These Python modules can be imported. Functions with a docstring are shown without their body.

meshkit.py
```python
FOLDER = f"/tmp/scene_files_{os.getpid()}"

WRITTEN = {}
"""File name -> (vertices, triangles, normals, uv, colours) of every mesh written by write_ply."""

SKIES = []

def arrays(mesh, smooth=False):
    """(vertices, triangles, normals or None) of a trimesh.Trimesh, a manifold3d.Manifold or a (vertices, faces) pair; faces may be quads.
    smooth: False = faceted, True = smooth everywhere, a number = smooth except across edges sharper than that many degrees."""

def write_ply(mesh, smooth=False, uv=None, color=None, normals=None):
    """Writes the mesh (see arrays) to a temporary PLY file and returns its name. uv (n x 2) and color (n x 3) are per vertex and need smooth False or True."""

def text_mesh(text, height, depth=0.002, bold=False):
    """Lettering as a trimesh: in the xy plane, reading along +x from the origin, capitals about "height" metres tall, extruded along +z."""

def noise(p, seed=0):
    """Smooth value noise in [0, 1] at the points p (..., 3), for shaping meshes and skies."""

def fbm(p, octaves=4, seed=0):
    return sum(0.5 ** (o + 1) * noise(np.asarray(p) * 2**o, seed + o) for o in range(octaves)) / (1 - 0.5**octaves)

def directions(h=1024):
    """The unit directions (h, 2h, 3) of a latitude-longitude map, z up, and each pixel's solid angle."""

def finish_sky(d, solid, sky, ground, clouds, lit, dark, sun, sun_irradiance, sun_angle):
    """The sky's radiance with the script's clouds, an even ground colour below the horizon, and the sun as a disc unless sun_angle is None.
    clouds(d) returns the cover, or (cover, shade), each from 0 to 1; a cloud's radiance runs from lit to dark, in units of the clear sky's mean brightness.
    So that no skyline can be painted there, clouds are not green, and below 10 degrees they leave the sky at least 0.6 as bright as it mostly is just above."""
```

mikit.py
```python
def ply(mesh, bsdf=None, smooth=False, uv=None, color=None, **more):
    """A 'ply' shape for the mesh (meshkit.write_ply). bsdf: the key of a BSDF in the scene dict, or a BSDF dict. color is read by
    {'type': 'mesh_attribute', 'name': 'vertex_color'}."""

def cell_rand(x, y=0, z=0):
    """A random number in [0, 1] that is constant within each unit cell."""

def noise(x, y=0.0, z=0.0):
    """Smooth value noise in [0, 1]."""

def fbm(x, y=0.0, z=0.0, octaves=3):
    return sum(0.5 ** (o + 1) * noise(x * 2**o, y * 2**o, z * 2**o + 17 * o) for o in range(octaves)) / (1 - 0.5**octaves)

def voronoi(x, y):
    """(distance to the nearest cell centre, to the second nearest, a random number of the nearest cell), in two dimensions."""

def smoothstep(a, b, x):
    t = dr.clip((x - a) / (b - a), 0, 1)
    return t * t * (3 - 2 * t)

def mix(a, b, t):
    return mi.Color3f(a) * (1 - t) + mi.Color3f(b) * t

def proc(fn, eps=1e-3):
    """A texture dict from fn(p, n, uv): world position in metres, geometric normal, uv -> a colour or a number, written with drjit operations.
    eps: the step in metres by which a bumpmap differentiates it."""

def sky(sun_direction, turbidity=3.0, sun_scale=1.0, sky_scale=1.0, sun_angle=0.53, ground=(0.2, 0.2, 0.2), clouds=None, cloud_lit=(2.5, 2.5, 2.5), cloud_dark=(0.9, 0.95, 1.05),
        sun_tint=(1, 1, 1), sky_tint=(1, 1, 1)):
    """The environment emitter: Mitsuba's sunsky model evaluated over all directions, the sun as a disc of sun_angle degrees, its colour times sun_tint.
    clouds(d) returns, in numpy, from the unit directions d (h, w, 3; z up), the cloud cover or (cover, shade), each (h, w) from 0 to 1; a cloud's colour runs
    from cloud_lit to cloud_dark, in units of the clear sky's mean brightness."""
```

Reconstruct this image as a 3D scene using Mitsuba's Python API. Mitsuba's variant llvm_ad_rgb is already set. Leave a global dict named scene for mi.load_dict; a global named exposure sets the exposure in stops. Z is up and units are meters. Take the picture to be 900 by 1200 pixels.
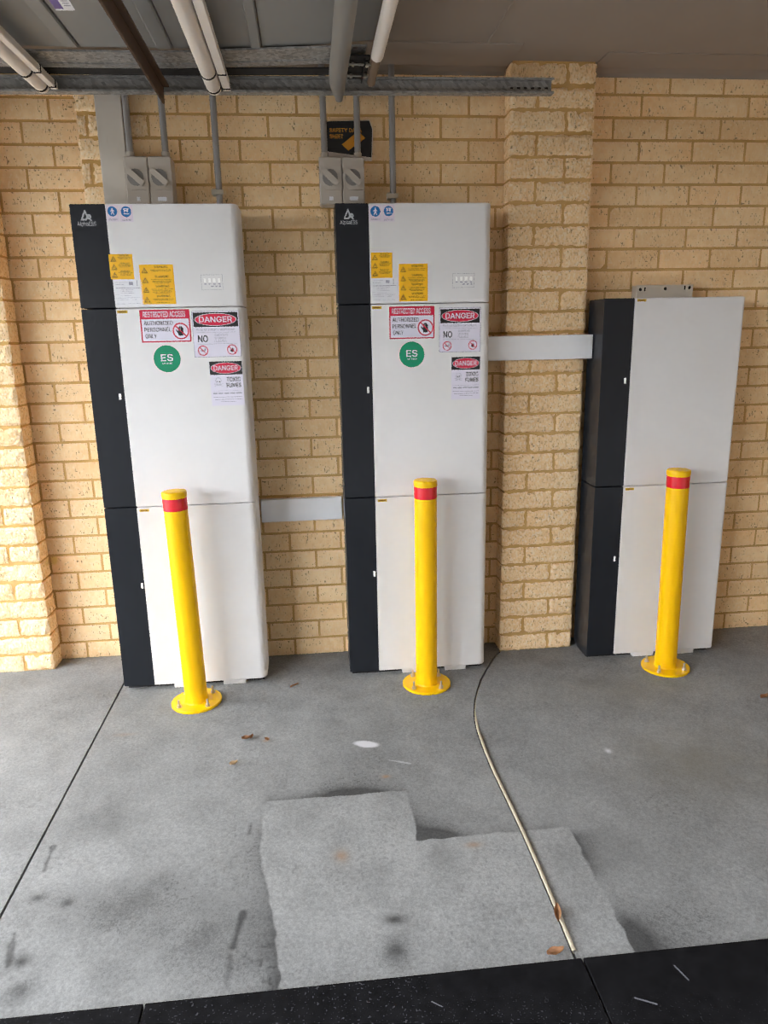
import math, random
import numpy as np, trimesh, drjit as dr, mitsuba as mi
import mikit, meshkit
from mikit import proc, noise, fbm, voronoi, smoothstep, mix
from shapely.geometry import Polygon, Point, box as sbox, LineString
from shapely import affinity

T = mi.ScalarTransform4f
scene, labels = {}, {}
random.seed(7)
rng = np.random.default_rng(7)

# ------------------------------------------------------------------ camera, sky, exposure
F, PITCH, YAW, ROLL = 846.2, 0.2414, 0.0970, -0.0201
EYE = np.array([0.7, -3.1705, 1.4572])
fw = np.array([math.sin(YAW) * math.cos(PITCH), math.cos(YAW) * math.cos(PITCH), -math.sin(PITCH)])
r0 = np.array([math.cos(YAW), -math.sin(YAW), 0.0]); u0 = np.cross(r0, fw)
rt = math.cos(ROLL) * r0 + math.sin(ROLL) * u0
up = -math.sin(ROLL) * r0 + math.cos(ROLL) * u0
M = np.eye(4); M[:3, 0], M[:3, 1], M[:3, 2], M[:3, 3] = -rt, up, fw, EYE
scene['camera'] = {'type': 'perspective', 'fov_axis': 'x', 'fov': math.degrees(2 * math.atan(450 / F)), 'to_world': T(M.tolist()), 'near_clip': 0.05, 'far_clip': 200.0}
scene['sky'] = mikit.sky((-0.6, -0.5, 0.62), turbidity=4.0, sun_scale=0.0, sky_scale=60.0, ground=(0.28, 0.27, 0.26),
                         clouds=lambda d: (np.ones(d.shape[:2]), 0.5 * meshkit.fbm(d * 3.0, 4)), cloud_lit=(0.985, 1.03, 1.09), cloud_dark=(0.75, 0.78, 0.84))
exposure = 1.58

# ------------------------------------------------------------------ helpers
def numbered(key):
    if key not in used:
        used.add(key); return key
    k = 1
    while f'{key}_{k:03d}' in used: k += 1
    key = f'{key}_{k:03d}'; used.add(key); return key
used = set()

def thing(name, label, cat, group=None):
    key = numbered(name)
    labels[key] = {'label': label, 'category': cat}
    if group: labels[key]['group'] = group
    return key

def obj(name, mesh, bsdf, parent=None, smooth=False, label=None, **kw):
    key = numbered(f'{parent}__{name}' if parent else name)
    scene[key] = mikit.ply(mesh, bsdf, smooth=smooth, **kw)
    if label: labels.setdefault(key, {})['label'] = label
    return key

def whole(name, mesh, bsdf, label, cat, group=None, smooth=False):
    key = obj(name, mesh, bsdf, None, smooth)
    labels[key] = {'label': label, 'category': cat}
    if group: labels[key]['group'] = group
    return key

def struct(name, mesh, bsdf, smooth=False):
    key = obj(name, mesh, bsdf, None, smooth)
    labels[key] = {'kind': 'structure'}
    return key

cat = trimesh.util.concatenate
def box(x0, x1, y0, y1, z0, z1):
    m = trimesh.creation.box(extents=(x1 - x0, y1 - y0, z1 - z0)); m.apply_translation(((x0 + x1) / 2, (y0 + y1) / 2, (z0 + z1) / 2)); return m
def bbox(x0, x1, y0, y1, z0, z1, c=0.003):
    "chamfered box"
    p = []
    for X, sx in ((x0, 1), (x1, -1)):
        for Y, sy in ((y0, 1), (y1, -1)):
            for Z, sz in ((z0, 1), (z1, -1)):
                p += [(X, Y + sy * c, Z + sz * c), (X + sx * c, Y, Z + sz * c), (X + sx * c, Y + sy * c, Z)]
    return trimesh.convex.convex_hull(np.array(p))
def hullprism(poly, z0, z1, c=0.003):
    "convex plan outline extruded up, top and bottom edges chamfered"
    a = np.array(poly.exterior.coords)[:-1]; b = np.array(poly.buffer(-c, join_style=2).exterior.coords)[:-1]
    return trimesh.convex.convex_hull(np.vstack([np.c_[b, np.full(len(b), z0)], np.c_[a, np.full(len(a), z0 + c)], np.c_[a, np.full(len(a), z1 - c)], np.c_[b, np.full(len(b), z1)]]))
def extrude(poly, h):
    return trimesh.creation.extrude_polygon(poly, h, engine='earcut')
def tube(p0, p1, r, n=24, caps=True):
    return trimesh.creation.cylinder(radius=r, segment=[p0, p1], sections=n)
def lathe(profile, n=40):
    return trimesh.creation.revolve(np.array(profile, float), sections=n)
def sweep(path, r, n=10):
    p = np.asarray(path, float); t = np.gradient(p, axis=0); t /= np.linalg.norm(t, axis=1, keepdims=True)
    a = np.cross(t, [0, 0, 1.0]); a /= np.linalg.norm(a, axis=1, keepdims=True); b = np.cross(a, t)
    th = np.arange(n) * 2 * np.pi / n
    v = (p[:, None] + r * (np.cos(th)[None, :, None] * a[:, None] + np.sin(th)[None, :, None] * b[:, None])).reshape(-1, 3)
    f = []
    for i in range(len(p) - 1):
        for j in range(n):
            k = (j + 1) % n
            f += [(i * n + j, i * n + k, (i + 1) * n + k), (i * n + j, (i + 1) * n + k, (i + 1) * n + j)]
    m = trimesh.Trimesh(v, f, process=False); trimesh.repair.fix_normals(m); return m
def moved(m, x=0, y=0, z=0):
    m = m.copy(); m.apply_translation((x, y, z)); return m
def facewall(m, X, Yf, Z):
    "mesh in the xy plane, extruded along +z -> upright, facing -y, its back at y = Yf"
    m = m.copy(); v = m.vertices.copy()
    m.vertices = np.c_[X + v[:, 0], Yf - v[:, 2], Z + v[:, 1]]; return m
_text = {}
def text(s, h, w=None, bold=True, d=0.0003, center=None, left=None):
    k = (s, bold)
    if k not in _text:
        m = meshkit.text_mesh(s, 1.0, 1.0, bold is True); b = m.bounds; m.apply_translation((-b[0, 0], 0, 0)); _text[k] = m
    m = _text[k].copy()
    if bold == 'semi':
        m2 = _text[k].copy(); m2.apply_translation((0.045, 0.0, 0)); m = cat([m, m2])
    W = m.bounds[1, 0]
    m.apply_scale((w / W if w else h, h, d))
    return m
def plate(poly, d): return extrude(poly, d)
def ring(cx, cy, r1, r2, n=32): return Point(cx, cy).buffer(r2, n).difference(Point(cx, cy).buffer(r1, n))
def ellipse(cx, cy, a, b): return affinity.scale(Point(cx, cy).buffer(1, 32), a, b)

# ------------------------------------------------------------------ materials
def bs(name, rgb, rough=0.5, **kw):
    scene[name] = {'type': 'twosided', 'bsdf': {'type': 'principled', 'base_color': {'type': 'rgb', 'value': list(rgb)}, 'roughness': rough, **kw}}
    return name
def bsproc(name, fn, rough=0.8, bump=None, bscale=1.0, eps=1e-3, **kw):
    b = {'type': 'principled', 'base_color': proc(fn), 'roughness': rough, **kw}
    if bump is not None: b = {'type': 'bumpmap', 'arbitrary': {**proc(bump, eps)}, 'bsdf': b, 'scale': bscale}
    scene[name] = {'type': 'twosided', 'bsdf': b}
    return name

def pits(s, z):
    return smoothstep(0.80, 0.90, noise(s * 270.0, z * 120.0, 9.0)) * smoothstep(0.30, 0.70, noise(s * 42.0, z * 30.0, 4.0))
def brick_fn(tone):
    def f(p, n, uv):
        s = p.x + p.y * 0.7
        big = noise(s * 5.5, p.z * 13.0, 3.0)
        fine = fbm(s * 60.0, p.z * 45.0, 5.0, 3)
        c = mix((0.76 * tone[0], 0.50 * tone[1], 0.245 * tone[2]), (0.90 * tone[0], 0.675 * tone[1], 0.405 * tone[2]), dr.clip(0.55 * big + 0.7 * fine + 0.08, 0, 1))
        pit = pits(s, p.z)
        pale = smoothstep(0.66, 0.9, noise(s * 210.0, p.z * 110.0, 31.0))
        c = mix(c, (0.88, 0.72, 0.50), 0.35 * pale)
        c = mix(c, (0.16, 0.085, 0.03), 0.7 * pit)
        yel = smoothstep(0.030, 0.012, dr.sqrt(dr.square(p.x + 0.50) + dr.square((p.z - 0.487) * 1.0))) + smoothstep(0.026, 0.012, dr.sqrt(dr.square(p.x + 0.563) + dr.square(p.z - 0.49)))
        yel = yel * smoothstep(0.05, 0.09, p.y)
        return mix(c, (0.62, 0.47, 0.10), dr.clip(0.65 * yel, 0, 1))
    return f
def brick_bump(p, n, uv):
    s = p.x + p.y * 0.7
    return 0.0010 * fbm(s * 150.0, p.z * 60.0, 1.0, 3) - 0.0010 * pits(s, p.z)
BR = [bsproc(f'mat_brick_{i}', brick_fn(t), 0.95, brick_bump, 1.0, 8e-4, specular=0.05) for i, t in enumerate(((1.0, 1.0, 1.0), (0.94, 0.92, 0.90), (1.03, 1.0, 0.97)))]
def rough_fn(p, n, uv):
    s = p.x + p.y * 0.7
    c = brick_fn((1.0, 0.99, 0.98))(p, n, uv)
    d = noise(s * 210.0, p.z * 130.0, 17.0)
    c = mix(c, (0.92, 0.82, 0.66), 0.45 * smoothstep(0.60, 0.85, d))
    return mix(c, (0.40, 0.24, 0.10), 0.40 * smoothstep(0.30, 0.12, d))
def rough_bump(p, n, uv):
    s = p.x + p.y * 0.7
    return 0.0065 * fbm(s * 85.0, p.z * 65.0, 1.0, 3)
BR.append(bsproc('mat_brick_rough', rough_fn, 0.95, rough_bump, 1.0, 8e-4, specular=0.05))
def mortar_fn(p, n, uv):
    s = p.x + p.y * 0.7
    return mix((0.47, 0.275, 0.085), (0.63, 0.395, 0.155), fbm(s * 14.0, p.z * 14.0, 2.0, 3))
bsproc('mat_mortar', mortar_fn, 0.95, specular=0.1)

def seg(x, y, ax, ay, bx, by):
    "distance to a segment"
    dx, dy = bx - ax, by - ay
    t = dr.clip(((x - ax) * dx + (y - ay) * dy) / (dx * dx + dy * dy), 0, 1)
    return dr.sqrt(dr.square(x - ax - t * dx) + dr.square(y - ay - t * dy))
def concrete_fn(p, n, uv):
    x, y = p.x, p.y
    wob = 0.012 * (noise(x * 30, y * 30, 1.0) - 0.5)
    m1, m2, m3 = fbm(x * 2.2, y * 2.2, 7.0, 4), fbm(x * 11.0, y * 11.0, 3.0, 3), noise(x * 160.0, y * 160.0, 2.0)
    v = 0.205 + 0.10 * (m1 - 0.5) + 0.06 * (m2 - 0.5) + 0.05 * (m3 - 0.5) + 0.06 * (noise(x * 420.0, y * 420.0, 6.0) - 0.5)
    left = 0.497 + 0.075 * smoothstep(-1.28, -1.80, y)
    in1 = smoothstep(-0.004, 0.004, x - left + wob) * smoothstep(0.004, -0.004, x - 0.958 + wob) * smoothstep(0.004, -0.004, y + 1.10 + 0.5 * wob)
    in2 = smoothstep(-0.004, 0.004, x - left + wob) * smoothstep(0.004, -0.004, x - 1.42 + wob) * smoothstep(0.004, -0.004, y + 1.342 + wob)
    inside = dr.maximum(in1, in2)
    out = 1 - inside
    def soft(d, s): return dr.exp(-dr.maximum(d, 0) / s)
    nn = 0.5 + 0.9 * fbm(x * 9, y * 9, 21.0, 3)
    dirt = 1.5 * soft(dr.abs(y + 1.098), 0.040) * smoothstep(0.58, 0.76, x) * smoothstep(0.92, 0.80, x) * smoothstep(-1.115, -1.09, y)
    dirt += 0.5 * soft(dr.abs(y + 1.098), 0.030) * smoothstep(0.48, 0.52, x) * smoothstep(0.97, 0.95, x)
    dirt += 0.8 * soft(dr.abs(x - 0.962), 0.050) * smoothstep(-1.08, -1.28, y) * smoothstep(-1.36, -1.335, y)
    dirt += 1.4 * soft(dr.abs(y + 1.335), 0.040) * smoothstep(0.95, 0.97, x) * smoothstep(1.14, 1.02, x)
    dirt += 0.35 * soft(dr.abs(y + 1.34), 0.035) * smoothstep(0.96, 1.0, x) * smoothstep(1.43, 1.35, x)
    dirt += 0.9 * soft(dr.abs(x - 1.425), 0.055) * smoothstep(-1.34, -1.40, y) * smoothstep(-1.60, -1.48, y)
    dirt += 1.1 * soft(dr.abs(x - 1.44), 0.10) * smoothstep(-1.60, -1.76, y)
    dirt += 0.65 * soft(dr.abs(left - x), 0.055) * smoothstep(-1.12, -1.30, y) + 0.4 * soft(dr.abs(left - x), 0.09) * smoothstep(-1.4, -1.75, y)
    stain = dirt * out * nn
    def blob(cx, cy, rx, ry, k): return k * dr.exp(-dr.square((x - cx) / rx) - dr.square((y - cy) / ry)) * (0.35 + 1.3 * fbm(x * 16, y * 16, 5.0, 3))
    stain += blob(0.857, -1.632, 0.03, 0.018, 0.75) + blob(0.848, -1.725, 0.032, 0.04, 0.85) + blob(0.83, -1.45, 0.05, 0.04, 0.28) + blob(1.016, -1.40, 0.03, 0.05, 0.28)
    stain += blob(0.12, -1.50, 0.16, 0.07, 0.42) + blob(0.33, -1.62, 0.16, 0.12, 0.42) + blob(0.02, -1.13, 0.09, 0.08, 0.26) + blob(0.20, -1.42, 0.09, 0.05, 0.3)
    stain += blob(-0.055, -1.65, 0.025, 0.02, 0.7) + blob(-0.035, -1.74, 0.03, 0.03, 0.8) + blob(-0.09, -1.44, 0.02, 0.015, 0.5) + blob(-0.005, -1.47, 0.018, 0.02, 0.5)
    stain += blob(1.95, -1.08, 0.22, 0.16, 0.30) + blob(1.83, -0.45, 0.10, 0.05, 0.15) + blob(1.60, -1.40, 0.12, 0.2, 0.15) + blob(0.32, -0.42, 0.2, 0.03, 0.2)
    stain += 0.6 * smoothstep(0.016, 0.0, seg(x, y, 0.466, -1.56, 0.452, -1.67) + wob) + 0.3 * smoothstep(0.014, 0.0, seg(x, y, 0.448, -1.69, 0.445, -1.78) + wob)
    stain += 0.5 * smoothstep(0.011, 0.0, seg(x, y, 0.462, -1.20, 0.458, -1.25) + wob) + 0.65 * smoothstep(0.011, 0.0, seg(x, y, -0.118, -1.235, -0.11, -1.335) + wob)
    stain += 0.7 * smoothstep(0.013, 0.0, seg(x, y, -0.105, -1.56, -0.085, -1.66) + wob)
    stain += 0.22 * smoothstep(0.60, 0.95, noise(x * 130, y * 130, 15.0)) * smoothstep(0.45, 0.75, noise(x * 7, y * 7, 2.0))
    stain += 0.14 * smoothstep(0.50, 0.80, fbm(x * 3.5, y * 3.5, 12.0, 4))
    v = v * (1 + 0.09 * inside)
    v = v * (1 - 0.74 * dr.clip(stain, 0, 1))
    c = mi.Color3f(v * 0.985, v * 1.0, v * 0.99)
    rust = dr.clip(blob(0.73, -1.381, 0.018, 0.022, 1.1) + blob(1.118, -1.383, 0.022, 0.012, 0.9) + blob(0.897, -1.015, 0.014, 0.01, 0.8) + blob(0.48, -0.734, 0.012, 0.008, 0.7) + blob(-0.06, -0.62, 0.035, 0.012, 0.5), 0, 1)
    c = mix(c, (0.25, 0.155, 0.085), rust * 0.8)
    grn = dr.clip(blob(2.0, -1.05, 0.3, 0.22, 0.35) + blob(2.0, -0.55, 0.5, 0.12, 0.3), 0, 1)
    c = mix(c, (0.25, 0.225, 0.17), grn * 0.7)
    white = dr.clip(smoothstep(1.2, 0.7, dr.sqrt(dr.square((x - 0.85) / 0.042) + dr.square((y + 0.807 + 0.25 * (x - 0.85)) / 0.022)) + 30 * wob) + blob(1.70, -0.965, 0.010, 0.012, 1.0) + 0.35 * smoothstep(0.006, 0.001, seg(x, y, 0.92, -0.92, 0.99, -0.95) + wob * 0.5), 0, 1)
    return mix(c, (0.60, 0.60, 0.63), white * 0.75)
def concrete_bump(p, n, uv):
    return 0.0012 * fbm(p.x * 120, p.y * 120, 1.0, 3) + 0.0012 * fbm(p.x * 18, p.y * 18, 4.0, 2)
bsproc('mat_concrete', concrete_fn, 0.75, concrete_bump, 1.0, 1e-3, specular=0.25)
def rubber_fn(p, n, uv):
    v = 0.004 + 0.005 * fbm(p.x * 40, p.y * 40, 2.0, 3) + 0.05 * smoothstep(0.84, 0.95, noise(p.x * 300, p.y * 300, 4.0)) * smoothstep(0.4, 0.7, noise(p.x * 5, p.y * 5, 9.0))
    sc = smoothstep(0.003, 0.001, seg(p.x, p.y, 1.50, -1.90, 1.487, -1.86)) + smoothstep(0.003, 0.001, seg(p.x, p.y, 1.40, -1.95, 1.36, -1.93)) + smoothstep(0.002, 0.001, seg(p.x, p.y, 0.93, -1.9, 0.91, -1.885))
    v += 0.10 * sc
    return mi.Color3f(v, v, v * 1.12)
bsproc('mat_rubber', rubber_fn, 0.75, lambda p, n, uv: 0.0008 * fbm(p.x * 220, p.y * 220, 2.0, 2), 1.0, 1e-3, specular=0.04)
def galv_fn(p, n, uv):
    a, b, w = voronoi(p.x * 90 + p.z * 60, p.y * 90 + p.z * 90)
    v = 0.17 + 0.15 * w + 0.06 * noise(p.x * 9, p.y * 9, p.z * 9)
    return mi.Color3f(v * 1.0, v * 0.98, v * 0.93)
bsproc('mat_galv', galv_fn, 0.45, metallic=0.35, specular=0.5)
def plaster_fn(p, n, uv):
    return mi.Color3f(0.27, 0.222, 0.18) * (0.96 + 0.08 * fbm(p.x * 3, p.y * 3, p.z * 3, 3))
bsproc('mat_plaster', plaster_fn, 0.85, specular=0.2)

bs('mat_white_cover', (0.665, 0.66, 0.655), 0.38, specular=0.5)
bs('mat_white_case', (0.62, 0.62, 0.61), 0.5)
bs('mat_dark_cover', (0.0140, 0.0165, 0.021), 0.30, specular=0.25)
bs('mat_dark_case', (0.012, 0.012, 0.013), 0.6)
bs('mat_yellow_paint', (0.80, 0.465, 0.002), 0.32, specular=0.3)
bs('mat_red_tape', (0.60, 0.008, 0.018), 0.25, specular=0.6)
bs('mat_zinc', (0.62, 0.58, 0.50), 0.3, metallic=0.9)
bs('mat_galv_plain', (0.24, 0.235, 0.22), 0.45, metallic=0.3)
bs('mat_pvc', (0.27, 0.255, 0.245), 0.45)
bs('mat_isolator', (0.43, 0.385, 0.33), 0.5)
bs('mat_isolator_dark', (0.20, 0.19, 0.175), 0.5)
bs('mat_duct', (0.53, 0.485, 0.42), 0.5)
bs('mat_plate', (0.60, 0.55, 0.47), 0.5)
bs('mat_tray', (0.74, 0.745, 0.75), 0.4)
bs('mat_door_skin', (0.19, 0.19, 0.18), 0.5)
bs('mat_brown_paint', (0.055, 0.030, 0.017), 0.5)
bs('mat_white_tube', (0.62, 0.565, 0.51), 0.5)
bs('mat_rust_tube', (0.17, 0.115, 0.075), 0.6)
bs('mat_black', (0.010, 0.010, 0.011), 0.5)
bs('mat_sign_white', (0.64, 0.62, 0.71), 0.45)
bs('mat_sign_red', (0.50, 0.012, 0.045), 0.4)
bs('mat_sign_pink', (0.64, 0.58, 0.66), 0.45)
bs('mat_sign_green', (0.004, 0.235, 0.115), 0.4)
bs('mat_sign_blue', (0.012, 0.13, 0.36), 0.4)
bs('mat_label_yellow', (0.78, 0.43, 0.008), 0.45)
bs('mat_label_ink', (0.16, 0.075, 0.012), 0.5)
bs('mat_grey_ink', (0.30, 0.30, 0.36), 0.5)
bs('mat_label_white', (0.68, 0.69, 0.72), 0.45)
bs('mat_silver', (0.38, 0.39, 0.41), 0.35)
bs('mat_led', (0.90, 0.90, 0.88), 0.3)
bs('mat_purple', (0.12, 0.09, 0.26), 0.4)
bs('mat_orange', (0.62, 0.27, 0.02), 0.45)
bs('mat_paper', (0.70, 0.63, 0.58), 0.6)
bs('mat_cord', (0.36, 0.32, 0.24), 0.6)
bs('mat_joint', (0.02, 0.018, 0.016), 0.9)
bs('mat_leaf', (0.22, 0.105, 0.045), 0.7)
bs('mat_tan', (0.42, 0.30, 0.18), 0.7)
bs('mat_tag', (0.50, 0.32, 0.02), 0.5)
bs('mat_neighbour', (0.045, 0.035, 0.025), 0.9)
bs('mat_asphalt', (0.040, 0.032, 0.026), 0.9)
bs('mat_dark_hedge', (0.05, 0.048, 0.03), 0.9)
bs('mat_render', (0.30, 0.24, 0.17), 0.8)

# ------------------------------------------------------------------ the setting: walls
C, Z0 = 0.0857, -0.006      # course height, first bed
def brick_mesh(lx, ly, lz, rough, seed):
    nx = max(2, int(round(lx / (0.011 if rough else 0.016)))); ny = 2; nz = 6 if rough else 4
    v, f = [], []
    idx = {}
    def vid(i, j, k):
        if (i, j, k) not in idx:
            idx[(i, j, k)] = len(v); v.append((i / nx, j / ny, k / nz))
        return idx[(i, j, k)]
    def quad(a, b, c, d): f.append((a, b, c)); f.append((a, c, d))
    for i in range(nx):
        for k in range(nz):
            quad(vid(i, 0, k), vid(i + 1, 0, k), vid(i + 1, 0, k + 1), vid(i, 0, k + 1))
    for i in range(nx):
        for j in range(ny):
            quad(vid(i, j, nz), vid(i + 1, j, nz), vid(i + 1, j + 1, nz), vid(i, j + 1, nz))
            quad(vid(i, j + 1, 0), vid(i + 1, j + 1, 0), vid(i + 1, j, 0), vid(i, j, 0))
    for j in range(ny):
        for k in range(nz):
            quad(vid(0, j + 1, k), vid(0, j, k), vid(0, j, k + 1), vid(0, j + 1, k + 1))
            quad(vid(nx, j, k), vid(nx, j + 1, k), vid(nx, j + 1, k + 1), vid(nx, j, k + 1))
    u = np.array(v); p = u * [lx, ly, lz]
    p[:, 1] = np.where(u[:, 1] == 0.5, 0.012, p[:, 1])          # first inner row close behind the face
    q = p * [1, 1, 1] + seed * 3.17
    a = 0.0075 if rough else 0.0016
    n1 = meshkit.fbm(q * (70 if rough else 40), 3, seed) - 0.5
    n2 = meshkit.fbm(q * (60 if rough else 35) + 50, 3, seed + 9) - 0.5
    n3 = meshkit.fbm(q * (60 if rough else 35) + 90, 3, seed + 5) - 0.5
    face = u[:, 1] == 0
    e = 0.0035 if not rough else 0.005                                   # worn arrises
    ex = np.minimum(p[:, 0], lx - p[:, 0]) < 1e-6; ez = np.minimum(p[:, 2], lz - p[:, 2]) < 1e-6
    p[:, 1] += np.where(face, a * 2 * n1 + np.where(ex | ez, e, 0), 0)
    p[:, 0] += np.where(ex, a * 1.6 * n2, 0)
    p[:, 2] += np.where(ez, a * 1.3 * n3, 0)
    return trimesh.Trimesh(p, f, process=False)
SIZES = {}
def brick_dict(kind, rough, ly, variant):
    k = (kind, rough, ly, variant)
    if k not in SIZES:
        lx = {'s': 0.2235, 'h': 0.1065}[kind]
        SIZES[k] = mikit.ply(brick_mesh(lx, ly, 0.0745, rough, variant + (20 if rough else 0) + (7 if kind == 'h' else 0)), None, smooth=40)
    return SIZES[k]
def lay(holder, y, x0, x1, even, odd, pitch, rough=False, ly=0.03, courses=29, ztop=2.47, rough_until=None):
    "courses of bricks between x0 and x1; even / odd: the x of one joint in the even / odd courses"
    for n in range(courses):
        o = even if n % 2 == 0 else odd
        k = math.floor((x0 - o) / pitch)
        xs = [x0 - 0.005] + [o + i * pitch for i in range(k, k + 40) if x0 + 0.035 < o + i * pitch < x1 - 0.035] + [x1 + 0.005]
        for a, b in zip(xs[:-1], xs[1:]):
            w = b - a - 0.0105
            kind = 's' if w > 0.15 else 'h'
            rg = rough or (rough_until is not None and a < rough_until)
            d = brick_dict(kind, rg, ly, random.randrange(5))
            lx = {'s': 0.2235, 'h': 0.1065}[kind]
            sx, sz = w / lx, min(1.0, (ztop - (Z0 + n * C + 0.0055)) / 0.0745)
            key = numbered(f'{holder}__brick')
            dy = random.uniform(-0.0012, 0.0012)
            scene[key] = {**d, 'bsdf': {'type': 'ref', 'id': BR[3] if rg else BR[random.choice((0, 0, 1, 2))]},
                          'to_world': T().translate([a + 0.00525, y + dy, Z0 + n * C + 0.0055 + random.uniform(-0.0006, 0.0006)]).scale([sx, 1, sz])}
XS, XP0, XP1 = -0.155, 1.533, 1.876           # step of the wall, the pillar's two sides
MB = 0.0055                                   # mortar lies this deep
CZ = 2.48
w = struct('wall_back', box(XS + 0.004, 5.75, MB, 0.20, -0.05, CZ + 0.15), 'mat_mortar')
lay(w, 0.0, XS, XP0 + 0.05, 0.5776, 0.5776 + 0.1156, 0.2313, ly=0.05, rough_until=-0.06)
wr = struct('wall_right', box(5.6, 5.75, -3.65, MB, -0.05, CZ + 0.15), 'mat_mortar')
wb = struct('wall_back_right', box(XP1 - 0.05, 3.65, MB - 0.0006, MB + 0.02, -0.04, CZ), 'mat_mortar')
lay(wb, 0.0, XP1 - 0.03, 3.62, 1.9963, 1.9963 + 0.1171, 0.2342, ly=0.024)
wl = struct('wall_left', box(-0.60, XS + 0.05, 0.11 + MB, 0.25, -0.05, CZ + 0.15), 'mat_mortar')
lay(wl, 0.11, -0.56, XS - 0.002, -0.514 + 0.1141, -0.514, 0.2282, ly=0.05)
pl = struct('wall_pier_left', box(-2.35, -0.521, MB, 0.30, -0.05, CZ + 0.15), 'mat_mortar')
lay(pl, 0.0, -1.85, -0.516, -0.645, -0.645 + 0.117, 0.234, rough=True, ly=0.105)
pr = struct('wall_pillar', box(XP0 + 0.006, XP1 - 0.006, -0.10 + MB, 0.004, -0.05, CZ), 'mat_mortar')
lay(pr, -0.10, XP0, XP1, 1.7600, 1.6410, 0.234, rough=True, ly=0.098, ztop=2.476)

# ------------------------------------------------------------------ floor: three concrete slabs with joints
cord_pts = np.array([(1.533, -0.100), (1.478, -0.18), (1.424, -0.281), (1.380, -0.365), (1.345, -0.454), (1.312, -0.545), (1.289, -0.638), (1.275, -0.72), (1.268, -0.793), (1.264, -0.90), (1.263, -1.003), (1.266, -1.12), (1.2705, -1.245), (1.273, -1.36), (1.274, -1.474), (1.273, -1.646), (1.271, -1.793), (1.27, -2.2), (1.27, -4.65)])
base = struct('floor', box(-4.75, 5.75, -4.65, 0.30, -0.25, -0.018), 'mat_joint')
path = list(map(tuple, cord_pts))
polyC = Polygon([(-0.165, 0.2), (-0.165, -4.65)] + path[::-1] + [(1.6, 0.2)]).buffer(-0.0038)
polyR = Polygon([(5.6, 0.2), (1.6, 0.2)] + path + [(5.6, -4.65)]).buffer(-0.0038)
polyL = sbox(-4.6, -4.65, -0.1688, 0.2)
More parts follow.
